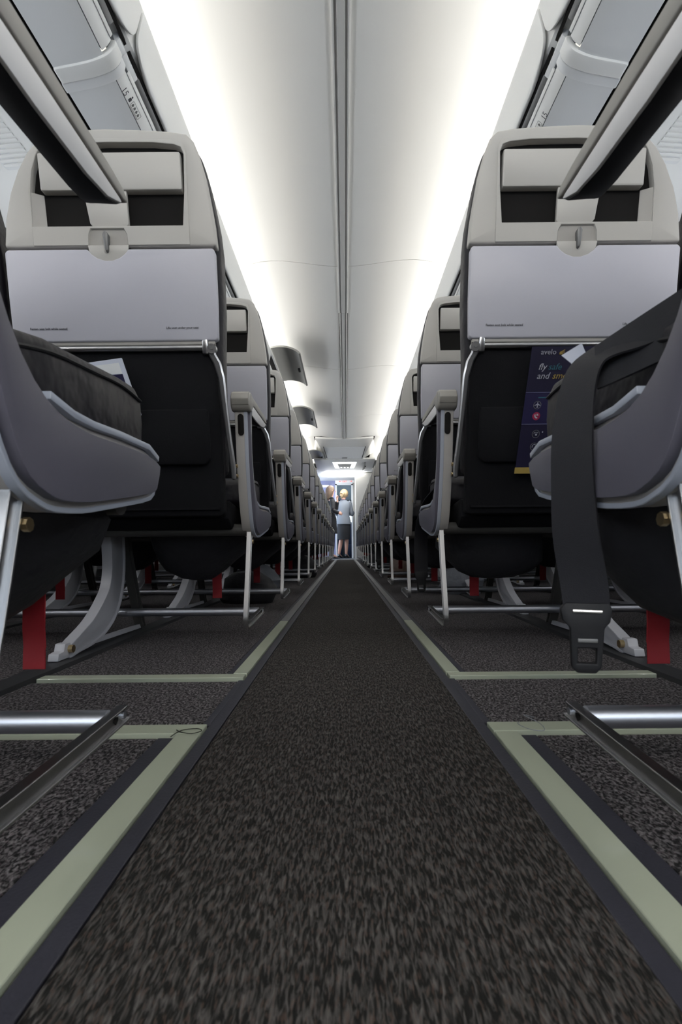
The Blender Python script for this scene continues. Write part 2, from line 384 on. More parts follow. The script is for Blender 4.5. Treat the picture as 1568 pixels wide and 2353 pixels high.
# ------------------------------------------------------------------ overhead bins
DOOR = [(.6465, 1.992), (.653, 1.965), (.662, 1.93), (.670, 1.895), (.676, 1.872), (.684, 1.862)]
LOW = [(.7125, 1.831), (.722, 1.815), (.740, 1.800)]
LOW2 = [(.7425, 1.7985), (.765, 1.788), (.79, 1.780), (.83, 1.7715), (.87, 1.764), (.898, 1.758)]
def bin_unit(s, y0, y1, label, open_=False, placard=None, near=False):
    t = empty('overhead_bin', (0, y0, 0))
    tag(t, label, 'overhead bin', 'overhead bins along the %s side' % SIDE[s])
    L = y1 - y0
    finish('lower_bucket', sect(smooth_poly(LOW2, 2), .012, L - .055, .02, s, side=1), 'binlow', t)
    finish('placard_rail', sect(LOW, .03, L - .07, .02, s, side=1), 'binp', t)
    finish('lip', prism([(.7055, 1.843), (.7125, 1.833), (.7095, 1.829), (.7025, 1.839)], .05, L - .08, lambda u, v, q: (s * u, q, v), b=.0015), 'binp', t)
    # proud rounded end frames with a soft corner
    fr = smooth_poly([(.703, 1.845), (.7055, 1.826), (.718, 1.806), (.742, 1.789), (.79, 1.772), (.83, 1.7635), (.87, 1.756), (.898, 1.750)], 3)
    b = sect(fr, L - .058, L - .004, .02, s, side=1); bev(b, .006, 2, .9)
    finish('end_frame', b, 'binp', t)
    b = sect([(x + .004, z + .002) for x, z in fr], 0, .035, .02, s, side=1); bev(b, .006, 2, .9)
    finish('end_frame', b, 'binlow', t)
    finish('latch_track', prism([(.691, 1.858), (.704, 1.846), (.71, 1.86), (.697, 1.872)], .10, L - .10, lambda u, v, q: (s * u, q, v), b=.001), 'track', t)
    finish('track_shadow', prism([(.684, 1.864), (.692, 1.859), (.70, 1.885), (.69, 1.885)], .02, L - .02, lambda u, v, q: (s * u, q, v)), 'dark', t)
    finish('track_end', prism([(.693, 1.855), (.709, 1.840), (.716, 1.87), (.70, 1.874)], 0, .10, lambda u, v, q: (s * u, q, v), b=.002), 'binlow', t)
    finish('track_end', prism([(.693, 1.855), (.709, 1.840), (.716, 1.87), (.70, 1.874)], L - .05, L, lambda u, v, q: (s * u, q, v), b=.002), 'binlow', t)
    # door: curved panel with rounded lower corners
    if not open_:
        t2 = bmesh.new(); P = smooth_poly(DOOR, 3); N = 14; rows = []
        tot = len(P) - 1
        for i, p in enumerate(P):
            f = i / tot; c = .16 * max(0, (f - .35) / .65) ** 2.6
            rows.append([t2.verts.new((s * p[0], .006 + c + (L - .012 - 2 * c) * k / N, p[1])) for k in range(N + 1)])
        for A, B in zip(rows, rows[1:]):
            for k in range(N): t2.faces.new((A[k], A[k + 1], B[k + 1], B[k]))
        g = bmesh.ops.extrude_face_region(t2, geom=t2.faces[:])
        for v in [v for v in g['geom'] if isinstance(v, bmesh.types.BMVert)]: v.co.x -= s * .010; v.co.z -= .002
        bev(t2, .003, 2, .9)
        finish('door', t2, 'binp', t)
    else:
        arc = [(.665, 2.035), (.60, 2.046), (.54, 2.046), (.48, 2.034), (.43, 2.012), (.405, 1.992), (.40, 1.985)]
        d = finish('door', sect(smooth_poly(arc, 2), .03, L - .03, .016, s, side=-1), 'odoor', t); d['label'] = 'raised bin door coloured in shade grey'
        if s > 0: d.location.z = -.03
        finish('latch', prism(rrect(L / 2 - .05, L / 2 + .05, .425, .445, .008), 1.992, 2.002, lambda u, v, q: (s * v, u, q), b=.001), 'dark', d)
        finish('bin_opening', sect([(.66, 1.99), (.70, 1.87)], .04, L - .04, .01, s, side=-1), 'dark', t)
    if placard:
        # number and seat pictogram on the placard rail, read from below
        e = Vector((LOW[2][0] - LOW[1][0], 0, LOW[2][1] - LOW[1][1])).normalized(); e.x *= s
        nrm = Vector((-s * .83, 0, -.56))
        o = Vector((s * .7275, .10, 1.8325)) + nrm * .0006
        if s < 0:
            ux, uy, org = Vector((0, 1, 0)), -e, Vector((-.7415, .075, 1.8000)) + nrm * .0008
        else:
            ux, uy, org = Vector((0, -1, 0)), -e, Vector((.7415, .225, 1.8000)) + nrm * .0008
        lt = text(placard, .030, 'ink', t, org, ux, uy, 'row_number')
        u0 = org + ux * (.055 if s < 0 else -.0)
        base = org + uy * .006 + (ux * .045 if s < 0 else -ux * .105)
        def pm(u, v, a): return base + ux * u + uy * v + ux.cross(uy) * a
        finish('pictogram', disc(pm(.006, .018, 0), ux.cross(uy), .0035, .001), 'ink', t)
        finish('pictogram', prism(rrect(0, .012, 0, .0135, .003, 2), 0, .0006, pm), 'ink', t)
        fb = prism(rrect(.02, .088, -.001, .018, .003, 2), 0, .0005, pm, holes=[rrect(.0212, .0868, .0002, .0168, .002, 2)])
        for q in range(4):
            prism([(.026 + q * .015, .003), (.034 + q * .015, .003), (.036 + q * .015, .008), (.030 + q * .015, .014), (.026 + q * .015, .010)], 0, .0005, pm, bm=fb)
        prism([(.022, -.0035), (.086, -.0035), (.086, -.0025), (.022, -.0025)], 0, .0005, pm, bm=fb)
        finish('seat_diagram', fb, 'track', t)
    return t
ORD = ['nearest', 'second', 'third', 'fourth', 'fifth', 'sixth', 'seventh', 'eighth', 'ninth', 'tenth', 'eleventh', 'twelfth', 'thirteenth', 'fourteenth', 'fifteenth', 'sixteenth']
BP = 1.02
for s in (-1, 1):
    for k in range(0, 11):
        y0 = 1.755 + (k - 1) * BP; y1 = y0 + BP
        op = (s < 0 and k in (4, 6, 9)) or (s > 0 and k == 10)
        if k < 0: lab = 'closed white overhead bin above the camera, %s side' % SIDE[s]
        elif k == 1: lab = 'white overhead bin marked 15 on the %s side' % SIDE[s]
        elif op: lab = 'overhead bin on the %s with its shade-grey door raised, %s along' % (SIDE[s], {4: 'closest to the camera', 6: 'middle one of three', 9: 'farthest', 10: 'near the far end'}[k])
        else: lab = 'closed white overhead bin on the %s side, %s from the camera' % (SIDE[s], ORD[k])
        bin_unit(s, y0, y1, lab, op, '15' if k == 1 else None)
    # service panels behind the bins
    for k in range(0, 10):
        y0 = 1.755 + (k - 1) * BP
        t = empty('service_panel', (0, y0, 0))
        tag(t, 'passenger service panel with slatted vents under the %s bins, %s from the camera' % (SIDE[s], ORD[k]), 'ceiling panel', 'service panels under the %s overhead bins' % SIDE[s])
        finish('panel_face', sect(smooth_poly([(.915, 1.758), (.96, 1.744), (1.15, 1.726), (1.35, 1.714), (1.515, 1.706)], 2), .004, BP - .004, .02, s, side=1), 'binp', t)
        for a in (1.0, 1.155, 1.31):
            v = finish('vent', prism(rrect(a, a + .135, .05, .34, .01, 2), 1.5975, 1.606, lambda u, v_, q: (s * u, v_, q + .118 + .075 * (1.3 - u)), b=.001), 'binlow', t)
            sb = new()
            for q in range(11): prism([(a + .008, .065 + q * .024), (a + .127, .065 + q * .024), (a + .127, .078 + q * .024), (a + .008, .078 + q * .024)], 1.594, 1.599, lambda u, v_, q_: (s * u, v_, q_ + .118 + .075 * (1.3 - u)), bm=sb)
            so = finish('vent_slats', sb, 'binp', v, smooth=False)
    struct('trim_%d' % (4 + (s > 0)), sect([(.80, 1.80), (1.50, 1.79)], YB, 12.0, .01, s), 'dark')
    struct('trim_%d' % (12 + (s > 0)), sect([(.71, 1.84), (.742, 1.797), (.90, 1.757), (1.50, 1.71)], YB, .73, .01, s, side=1), 'binlow')
    struct('trim_%d' % (6 + (s > 0)), sect([(1.512, 1.712), (1.535, 1.700), (1.545, 1.712)], YB, 12.0, .006, s), 'track')

# ------------------------------------------------------------------ seat rows
def yb(z): return -.157 + .2 * (1.128 - z)
XC, SP = .510, .491
OUT = [(.283, .70), (.278, .80), (.276, .92), (.279, .96), (.284, .995), (.293, 1.05), (.305, 1.093), (.313, 1.112), (.328, 1.125), (.36, 1.130), (.43, 1.134), (.50, 1.136), (.57, 1.134),
       (.618, 1.127), (.648, 1.112), (.668, 1.093), (.690, 1.062), (.712, 1.018), (.728, .968), (.736, .92), (.742, .80), (.742, .70)]
def clipz(o, z0): return [p for p in o if p[1] > z0 + .001]
SPR = smooth_poly([(-.004, .60), (.0, .57), (.008, .52), (.016, .47), (.027, .426), (.045, .37), (.066, .322), (.086, .297), (.112, .286), (.136, .282), (.18, .284), (.221, .2896), (.29, .30), (.350, .311),
       (.366, .326), (.376, .350), (.368, .361), (.33, .367), (.26, .366), (.20, .363), (.155, .364), (.118, .373), (.088, .395), (.063, .43), (.047, .47), (.041, .505), (.039, .55), (.039, .60)], 2, False)
def inset(pts, d):
    n = len(pts); out = []
    A = sum(pts[i][0] * pts[(i + 1) % n][1] - pts[(i + 1) % n][0] * pts[i][1] for i in range(n))
    sg = 1 if A > 0 else -1
    for i in range(n):
        a, b, c = Vector(pts[i - 1]), Vector(pts[i]), Vector(pts[(i + 1) % n])
        t = (c - a); t = t.normalized() if t.length > 0 else Vector((1, 0)); out.append((b.x - t.y * d * sg, b.y + t.x * d * sg))
    return out

def make_row(s):
    root = empty('seat_row')
    sx = lambda a, b: (min(s * a, s * b), max(s * a, s * b))
    for i in range(3):
        dx = i * SP
        def K(x, z, n_): return (s * (x + dx), n_ + yb(z), z)
        # backrest shell with window-like recess
        lower = [(.276, .912), (.736, .912)]
        o_shell = [(.276, .9125)] + clipz(OUT[2:20], .915)[0:] + [(.7365, .9125)]
        notch = [(.5515, .9125), (.5505, .935), (.546, .946), (.474, .946), (.4695, .935), (.469, .9125)]
        hole = [(.345, .952), (.671, .952), (.668, 1.02), (.660, 1.06), (.648, 1.088), (.640, 1.098), (.600, 1.106), (.50, 1.110), (.40, 1.109), (.355, 1.105), (.340, 1.100), (.335, 1.088), (.338, 1.02)]
        bk = finish('backrest', prism(o_shell + notch, .0, .030, K, holes=[hole], b=.0045, seg=3), 'shell', root)
        plate = [(.332, .9145), (.3315, 1.0), (.3300, 1.09), (.336, 1.108), (.36, 1.1135), (.50, 1.1175), (.60, 1.114), (.645, 1.103), (.664, 1.06), (.672, 1.0), (.673, .9145), (.553, .9145), (.5515, .936), (.546, .9475), (.474, .9475), (.468, .936), (.467, .9145)]
        finish('recess_bezel', prism(plate[::-1], -.0016, .002, K, holes=[hole], b=.0008, seg=1), 'shell', bk)
        finish('recess_liner', prism([(.33, .945), (.676, .945), (.668, 1.06), (.645, 1.106), (.50, 1.114), (.34, 1.108)], .0165, .0185, K), 'dark', bk)
        finish('recess_cheek', prism([(.6465, .952), (.672, .952), (.670, 1.02), (.6465, 1.02)], .0, .006, lambda x, z, n_: K(x, z, n_ * .3 + (.672 - x) * .55 + .001)), 'panel', bk)
        finish('monitor_cover', prism(rrect(.3425, .6455, 1.0205, 1.0915, .004, 3), -.002, .018, K, b=.003), 'shell', bk)
        finish('centre_tab', prism([(.470, .951), (.4635, .958), (.4635, 1.022), (.556, 1.022), (.5475, .960), (.540, .951)], .002, .012, K, b=.002), 'shell', bk)
        finish('latch_well', prism([(.4665, .950), (.5535, .950), (.5535, .915), (.548, .903), (.536, .892), (.520, .886), (.502, .886), (.486, .892), (.474, .903), (.4665, .915)], .0035, .007, K), 'panel', bk)
        finish('latch_step', prism([(.4665, .915), (.5555, .915), (.553, .900), (.546, .890), (.533, .884), (.518, .8815), (.506, .8815), (.490, .884), (.477, .890), (.470, .900)], -.001, .006, K, b=.0008), 'shell', bk)
        finish('tray_latch', prism([(.5125, .8985), (.5095, .902), (.507, .932), (.5085, .937), (.5125, .9395), (.5165, .938), (.519, .933), (.5165, .902)], -.009, .006, K, b=.0025), 'track', bk)
        # tray table
        arcn = [(.556, .9060), (.549, .897), (.537, .889), (.520, .8835), (.504, .8835), (.487, .889), (.475, .897), (.467, .9060)]
        tr = [(.288, .7195), (.2815, .724), (.279, .80), (.2785, .900), (.283, .9060)] + arcn[::-1] + [(.731, .9060), (.737, .900), (.7395, .80), (.7405, .724), (.734, .7195)]
        ty = finish('tray_table', prism(tr, -.004, .014, K, b=.003, seg=3), 'tray', root)
        finish('tray_edge', prism([(.290, .7125), (.290, .7195), (.732, .7195), (.732, .7125)], .0005, .012, K, b=.001), 'panel', ty)
        zt = .7435
        if s < 0: fl, ll = -(.700 + dx), -(.396 + dx)
        else: fl, ll = (.318 + dx), (.624 + dx)
        uz = (0, -.2, 1)
        text('Fasten seat belt while seated', .0072, 'ink', ty, (fl, yb(zt) - .0048, zt), (1, 0, 0), uz)
        text('Life vest under your seat', .0072, 'ink', ty, (ll, yb(zt) - .0048, zt), (1, 0, 0), uz)
        # hinge bar, fittings and arms of the tray
        finish('hinge_bar', tube([K(.300, .7045, .000), K(.722, .7045, .000)], .0068, 12), 'metal', root)
        for a, d in ((.2965, 1), (.7255, -1)):
            ar = finish('tray_arm', ribbon([K(a, .712, -.004), K(a, .690, -.003), K(a - d * .010, .672, -.002), K(a - d * .018, .64, 0), K(a - d * .022, .58, .002), K(a - d * .028, .50, .004), K(a - d * .034, .44, .004), K(a - d * .034, .415, .004)],
                        [Vector((w_, 0, 0)) for w_ in (.006, .0085, .0085, .007, .0062, .006, .006, .005)], .011, b=.003), 'metal', root)
            finish('pivot', disc(K(a - d * .001, .7005, -.006), (0, 1, .2), .0105, .014, 18), 'metal', ar)
            finish('pivot_screw', disc(K(a - d * .001, .7005, -.0137), (0, 1, .2), .0042, .002, 12), 'track', ar)
            finish('bar_clamp', prism([(a + d * .006, .690), (a + d * .021, .690), (a + d * .021, .719), (a + d * .008, .722)], -.009, .012, K, b=.003), 'metal', ar)
        # pocket side of the lower back, cushion on the far side
        lo = rrect(.288, .736, .33, .704, .012, 3)
        pk = finish('literature_pocket', prism(lo, .004, .034, K, b=.006), 'darkfab', root)
        fl_ = prism([(.312, .462), (.312, .572), (.714, .572), (.714, .462), (.700, .448), (.326, .448)], -.010, .004, K, b=.006)
        finish('pocket_flap', fl_, 'darkfab', pk)
        finish('pocket_trim', prism([(.300, .345), (.300, .350), (.724, .350), (.724, .345)], -.002, .004, K), 'darkfab', pk)
        oc = [(.287, .43), (.2795, .70), (.2735, .80), (.2725, .92), (.276, .965), (.282, 1.0), (.291, 1.05), (.303, 1.095), (.314, 1.117), (.335, 1.128), (.50, 1.133), (.61, 1.127), (.650, 1.112), (.672, 1.09), (.694, 1.06), (.716, 1.015), (.731, .968), (.740, .92), (.7445, .80), (.744, .70), (.736, .43)]
        bc = finish('back_cushion', prism(oc[::-1], .020, .086, K, b=.016, seg=4), 'leather', root)
        # seat cushion (rounded, a little crowned) and its base
        cu = prism([(.120, .372), (.122, .415), (.140, .434), (.195, .445), (.28, .453), (.36, .461), (.405, .463), (.428, .452), (.434, .42), (.430, .376), (.41, .366), (.14, .362)], .2705 + dx, .738 + dx, lambda u, v, q: (s * q, u, v), b=.009, seg=3)
        sc_ = finish('seat_cushion', cu, 'leather', root)
        pip = tube([(s * (.2703 + dx), u, v) for u, v in smooth_poly([(.127, .415), (.20, .433), (.28, .442), (.36, .450), (.422, .447)], 3)], .0022, 6)
        finish('piping', tube([(s * (.7382 + dx), u, v) for u, v in smooth_poly([(.127, .415), (.20, .433), (.28, .442), (.36, .450), (.422, .447)], 3)], .0022, 6), 'blackleather', sc_)
        finish('piping', pip, 'blackleather', sc_)
        finish('seat_pan', prism([(.04, .325), (.06, .372), (.13, .366), (.40, .364), (.395, .335), (.34, .316), (.20, .300), (.08, .300)], .285 + dx, .728 + dx, lambda u, v, q: (s * q, u, v), b=.008), 'darkfab', root)
        # life vest pouch sagging below
        t = new()
        cx, cy = .425 + dx, .285
        prof = [(.315, .135, .115), (.285, .150, .125), (.25, .150, .125), (.21, .135, .115), (.180, .105, .09), (.163, .06, .05), (.160, .02, .02)]
        if s < 0: prof = [(.315, .14, .115), (.285, .150, .125), (.25, .137, .120), (.22, .112, .105), (.190, .085, .08), (.167, .045, .045), (.162, .015, .02)]
        loft([((s * (cx + .012 * math.sin(z * 40)), cy + .01 * math.cos(z * 30), z), rx, ry) for z, rx, ry in prof[::-1]], 20, t)
        for v in t.verts:
            a = math.atan2(v.co.y - cy, v.co.x - s * cx); f = 1 + .035 * math.sin(a * 9 + v.co.z * 20) * min(1, max(0, (v.co.z - .165) * 12))
            v.co.x = s * cx + (v.co.x - s * cx) * f; v.co.y = cy + (v.co.y - cy) * f
        finish('life_vest_pouch', t, 'bag', root)
        wv = Vector((.0145, 0, 0)); cxs = s * (.402 + dx)
        finish('life_vest_strap', ribbon([(cxs, .37, .31), (cxs, .398, .25), (cxs, .402, .20), (cxs, .400, .15), (cxs, .402, .126), (cxs, .401, .124), (cxs, .400, .098)], [wv, wv, wv, wv, wv, wv * .98, wv], .0022, b=.0004), 'red', root)
    # structure under the seats
    finish('cross_beam', tube([(s * .252, .105, .300), (s * 1.70, .105, .300)], [(.020, .016)] * 2, 14), 'beam', root)
    finish('cross_beam', tube([(s * .262, .335, .305), (s * 1.70, .335, .305)], [(.018, .014)] * 2, 14), 'beam', root)
    finish('baggage_bar', tube([(s * .252, .273, .070), (s * 1.68, .273, .070)], .0118, 16), 'tube', root)
    # U channel strut: along the floor from the bar, bent up to the frame
    for x0, d in ((.244, 1), (1.675, -1)):
        path = smooth_poly([(.300, .0715), (.288, .0705), (.20, .067), (.10, .0635), (.06, .064), (.045, .070), (.042, .088), (.054, .13), (.076, .20), (.103, .305)], 3)
        web_w = .0095
        st = prism([p for p in offset_path(path, web_w)] if False else strip_outline(path, .0085), 0, .0022, lambda u, v, q: (s * (x0 + q * d), u, v), b=.0006, seg=1)
        for side in (1, -1):
            off = side_path(path, .0078 * side)
            prism(strip_outline(off, .0013), -.0035, .008, lambda u, v, q: (s * (x0 + q * d), u, v), bm=st, b=.0005, seg=1)
        so = finish('strut', st, 'metal', root)
        finish('rivet', disc((s * (x0 - .001 * d), .291, .0712), (1, 0, 0), .0042, .004, 12), 'tube', so)
        finish('slot', prism([(.268, .0695), (.273, .066), (.278, .0695), (.278, .0730), (.273, .0745), (.268, .073)], -.001, .001, lambda u, v, q: (s * (x0 + q * d), u, v)), 'dark', so)
        finish('bolt', disc((s * (x0 - .004 * d), .110, .270), (1, 0, 0), .0055, .005, 8), 'gold', so)
    # four legs: swept rear ones, slender straight front ones
    for xl in (.632, 1.118):
        rp = smooth_poly([(.165, .31, .044), (.172, .27, .044), (.176, .20, .043), (.160, .150, .042), (.127, .118, .040), (.085, .088, .034), (.044, .066, .026), (-.02, .042, .016), (-.062, .026, .011)], 3)
        back = [(a, b) for a, b, c in rp]
        ctr = []; front = []
        for i, (a, b, c) in enumerate(rp):
            j0, j1 = max(0, i - 1), min(len(rp) - 1, i + 1)
            d = Vector((rp[j1][0] - rp[j0][0], rp[j1][1] - rp[j0][1])).normalized()
            front.append((a - d.y * 2 * c * .98, b + d.x * 2 * c * .98 if False else b + d.x * 2 * c))
        poly = back + front[::-1]
        lg = prism(poly, .006, .022, lambda u, v, q: (s * (xl + q), u, v), b=.002)
        # flange facing back and flange facing forward
        prism(strip_outline(back, .003), 0, .028, lambda u, v, q: (s * (xl + q), u, v), bm=lg, b=.001, seg=1)
        prism(strip_outline(front, .003), 0, .028, lambda u, v, q: (s * (xl + q), u, v), bm=lg, b=.001, seg=1)
        lo_ = finish('leg', lg, 'legm', root)
        finish('foot_fitting', prism([(-.105, .006), (-.10, .022), (-.078, .024), (-.072, .040), (-.05, .040), (-.03, .006)], .002, .026, lambda u, v, q: (s * (xl + q), u, v), b=.002), 'legm', lo_)
        finish('foot_bolt', disc((s * (xl - .002), -.055, .026), (1, 0, 0), .009, .012, 10), 'gold', lo_)
        fp = strip_outline([(.285, .31), (.30, .25), (.345, .14), (.395, .03), (.41, .012)], .012)
        lf = prism(fp, .006, .016, lambda u, v, q: (s * (xl + q), u, v), b=.001)
        prism(strip_outline([(.297, .31), (.312, .25), (.357, .14), (.407, .03), (.42, .012)], .002), 0, .024, lambda u, v, q: (s * (xl + q), u, v), bm=lf)
        prism(strip_outline([(.273, .31), (.288, .25), (.333, .14), (.383, .03), (.398, .012)], .002), 0, .024, lambda u, v, q: (s * (xl + q), u, v), bm=lf)
        finish('leg', lf, 'beam', root)
        finish('floor_brace', ribbon([(s * (xl + .012), -.05, .022), (s * (xl + .012), .41, .014)], Vector((.004, 0, 0)), .012), 'legm', root)
    # aisle-side spreader: grey frame, rim with the highlight in its colour, raised pad
    sp_ = finish('spreader', prism(SPR, .235, .262, lambda u, v, q: (s * q, u, v), b=.002), 'spreader', root)
    rimo = [p for p in SPR]
    half = [p for p in SPR[:30]]
    finish('rim', prism(strip_outline(side_path(half, .0012), .0024), .2315, .240, lambda u, v, q: (s * q, u, v), b=.0006, seg=1), 'rim', sp_)
    pad = inset(SPR, .0085)
    finish('side_pad', prism(pad, .226, .236, lambda u, v, q: (s * q, u, v), b=.0065, seg=4), 'pad', sp_)
    finish('upper_lip', prism(strip_outline([(.125, .372), (.163, .366), (.20, .3655), (.26, .369), (.34, .371), (.372, .362)], .0035), .229, .268, lambda u, v, q: (s * q, u, v), b=.001), 'rim', sp_)
    finish('control_button', prism(rrect(.2405, .2545, .523, .573, .0068), 0, .004, lambda u, v, q: (s * u, q - .0045 + (.573 - v) * .14, v), b=.001), 'dark', sp_)
    for z in (.452, .428): finish('pin', tube([(s * .259, .020, z), (s * .272, .022, z)], .0042, 10), 'gold', sp_)
    # outer (wall side) end frame, simpler
    finish('spreader', prism(SPR, 1.695, 1.712, lambda u, v, q: (s * q, u, v), b=.002), 'spreader', root)
    # armrests
    def armrest(xa, aisle=False):
        wl, wr = xa - .0205, xa + .0205
        cap = prism([(-.022, .590), (-.030, .603), (-.027, .616), (-.012, .6235), (.10, .6235), (.23, .6225), (.258, .6205), (.268, .6155), (.268, .612), (.258, .6095), (.05, .6045), (.03, .590), (.0, .584)], wl, wr, lambda u, v, q: (s * q, u, v), b=.006, seg=3)
        a_ = finish('armrest', cap, 'arm', root)
        und = prism([(.015, .574), (.10, .5745), (.18, .580), (.225, .588), (.250, .599), (.262, .609), (.262, .6115), (.03, .6065), (.012, .600)], wl + .0035, wr, lambda u, v, q: (s * q, u, v + (q - wl) / (wr - wl) * .020 * max(0, min(1, (.609 - v) / .03))), b=.002, seg=2)
        finish('armrest_underside', und, 'blackleather', a_)
        band = prism([(.030, .5765), (.10, .5770), (.18, .5825), (.222, .590), (.246, .600), (.255, .6045), (.250, .6060), (.03, .6015)], wl + .0005, wl + .005, lambda u, v, q: (s * q, u, v), b=.001)
        finish('armrest_side', band, 'band', a_)
        finish('hinge_cap', prism([(.0235 * math.cos(q * PI / 14), .601 + .0235 * math.sin(q * PI / 14)) for q in range(28)], wl - .0025, wr + .003, lambda u, v, q: (s * q, u, v), b=.005, seg=3), 'arm', a_)
        finish('armrest_post', prism([(-.004, .60), (.002, .56), (.038, .56), (.038, .60)], xa - .008, xa + .014, lambda u, v, q: (s * q, u, v), b=.002), 'spreader', a_)
    armrest(.2445, True); armrest(.755); armrest(1.246); armrest(1.700)
    for xa in (.755, 1.246):
        finish('armrest_support', prism([(.0, .60), (.03, .46), (.05, .33), (.09, .33), (.08, .46), (.05, .60)], xa - .011, xa + .011, lambda u, v, q: (s * q, u, v), b=.002), 'spreader', root)
    return root

def strip_outline(path, hw):
    """2D polyline -> closed outline of half width hw"""
    a = side_path(path, hw); b = side_path(path, -hw); return a + b[::-1]
def side_path(path, d):
    out = []
    for i, p in enumerate(path):
        q0, q1 = Vector(path[max(0, i - 1)][:2]), Vector(path[min(len(path) - 1, i + 1)][:2]); t = (q1 - q0).normalized()
        out.append((p[0] - t.y * d, p[1] + t.x * d))
    return out
def offset_path(path, d): return side_path(path, d)

ROWY = [.30] + [1.30 + .76 * k for k in range(14)]
rows = {}
for s in (-1, 1):
    proto = make_row(s)
    for k, y in enumerate(ROWY):
        o = proto if k == 0 else copy_tree(proto)
        o.location = (0, y, 0)
        if k == 0: lab = 'dark leather seat row %s of aisle whose armrest crosses the picture\'s upper corner' % SIDE[s]
        elif k == 1: lab = 'grey triple seat row %s of aisle showing its large seat back and tray' % SIDE[s]
        else: lab = 'grey airline seat row %s of the aisle, %s one ahead of the camera' % (SIDE[s], ORD[k])
        tag(o, lab, 'seat row', 'airline seat rows %s of the aisle' % SIDE[s])
        rows[s, k] = o

# ------------------------------------------------------------------ seat belts hanging on the right
def belt(row, pts, wvs, bz, scale=1.0, blue=False, tagp=False):
    P = [Vector(p) for p in pts]
    b = finish('seat_belt', ribbon(smooth_poly([tuple(p) for p in pts], 4), [Vector(q) for q in smooth_poly(wvs, 4)], .0022), 'web', row)
    e = P[-1]; w_ = Vector(wvs[-1]).normalized()
    up = Vector((0, 0, 1)); nn = w_.cross(up)
    def bm_(u, v, a): return e + w_ * u + up * v + nn * a
    k = scale
    m = 'web' if not blue else 'legm'
    fr = prism([(-.021 * k, .006), (-.024 * k, 0), (-.022 * k, -.012), (-.0165 * k, -.018), (-.0135 * k, -.060 * k), (-.008 * k, -.066 * k), (.010 * k, -.066 * k), (.0155 * k, -.060 * k), (.0165 * k, -.018), (.024 * k, -.010), (.026 * k, 0), (.021 * k, .006)][::-1],
               -.005, .005, bm_, holes=[[(-.009 * k, -.040 * k), (.009 * k, -.040 * k), (.0095 * k, -.056 * k), (-.0085 * k, -.056 * k)]], b=.0015)
    if w_.x < 0: pass
    bu = finish('buckle', fr, 'blackleather', b)
    finish('buckle_bar', tube([bm_(-.014 * k, -.002, -.0055), bm_(.014 * k, -.0015, -.0055)], .0018, 8), 'metal', b)
    finish('buckle_ribs', prism([(-.0095 * k, -.034 * k), (.0095 * k, -.034 * k), (.0095 * k, -.030 * k), (-.0095 * k, -.030 * k)], -.0065, .0, bm_, b=.0006), 'track', b)
    return b
r0 = rows[1, 0]
b0 = belt(r0, [(.30, .15, .446), (.262, .185, .436), (.238, .203, .428), (.224, .206, .416), (.216, .2065, .39), (.2115, .206, .35), (.2115, .206, .31), (.216, .210, .26), (.226, .216, .215), (.2300, .220, .190)],
          [(.0, .012, .012), (-.002, .014, .012), (-.004, .018, .008), (-.007, .020, .004), (-.009, .020, 0), (-.0105, .020, 0), (-.0115, .0195, 0), (-.015, .016, 0), (-.019, .009, 0), (-.020, .005, 0)], .2, .92)
finish('belt_fold', ribbon(smooth_poly([(.2345, .205, .415), (.262, .18, .428), (.30, .11, .443), (.34, .04, .455), (.37, -.02, .458)], 4), [Vector((0, .002, q)) for q in [.020 + .0009 * i for i in range(17)]], .004), 'web', b0)
finish('belt_label', prism([(0, 0), (.020, .012), (.024, .002), (.012, -.010)], 0, .0006, lambda u, v, q: (.214 + u, .2340 + q, .4375 + v)), 'paper', b0)
# tags on the row's own struts
finish('care_tag', prism([(-.010, -.012), (.006, -.016), (.012, .0), (-.002, .014)], 0, .001, lambda u, v, q: (-.310 + u, .305 + q, .262 + v)), 'paper', rows[-1, 0])
belt(rows[1, 1], [(.30, .25, .45), (.262, .40, .40), (.250, .455, .33), (.247, .475, .27), (.247, .478, .215), (.247, .478, .165)],
     [(.01, .02, 0), (.015, .014, 0), (.021, .008, 0), (.022, .004, 0), (.022, .003, 0), (.022, .002, 0)], .16, .9)
belt(rows[1, 4], [(.262, .40, .40), (.252, .45, .30), (.249, .47, .22), (.249, .47, .16)], [(.015, .014, 0), (.021, .006, 0), (.021, .003, 0), (.021, .002, 0)], .16, 1.0)

# ------------------------------------------------------------------ cards in the pockets of the second rows
ya = ROWY[1]
sc = empty('safety_card', (.40, ya + yb(.42), .42))
tag(sc, 'dark navy safety card with icons standing in the right seat pocket', 'safety card')
def CP(u, v, a): # u along x, v up in the slanted back plane (card leans), local to the card
    return (u + v * .09 - .005, -.2 * v - .020 + a, v)
def card_text(body, size, m, u, v, par, it=0, name='lettering'):
    return text(body, size, m, par, CP(u, v, -.0012), (1, 0, .0), (.09, -.2, 1), name, it)
cb = finish('card_sheet', prism([(0, 0), (.150, 0), (.150, .275), (0, .275)], 0, .0012, CP), 'card', sc, smooth=False)
finish('card_panel', prism([(.0, .110), (.150, .110), (.150, .178), (0, .178)], -.0004, .0, CP), 'card2', cb, smooth=False)
finish('card_band', prism([(-.001, 0), (.150, 0), (.150, .014), (-.001, .014)], -.0006, .0, CP), 'gold2', cb, smooth=False)
card_text('avelo', .0165, 'white', .021, .258, cb)
lg = new()
for q in range(3): prism([(.0625 - q * .0005, .2625 - q * .002), (.074, .2685 - q * .0028), (.0745, .2675 - q * .0028), (.0655, .262 - q * .002), (.0745, .2565 - q * .0010 + q * .0), (.074, .2555)], -.0012, -.0006, CP, bm=lg)
finish('logo_mark', lg, 'gold2', cb, smooth=False)
card_text('fly', .0195, 'white', .020, .226, cb, .25)
card_text('safe', .0195, 'teal', .042, .226, cb, .25)
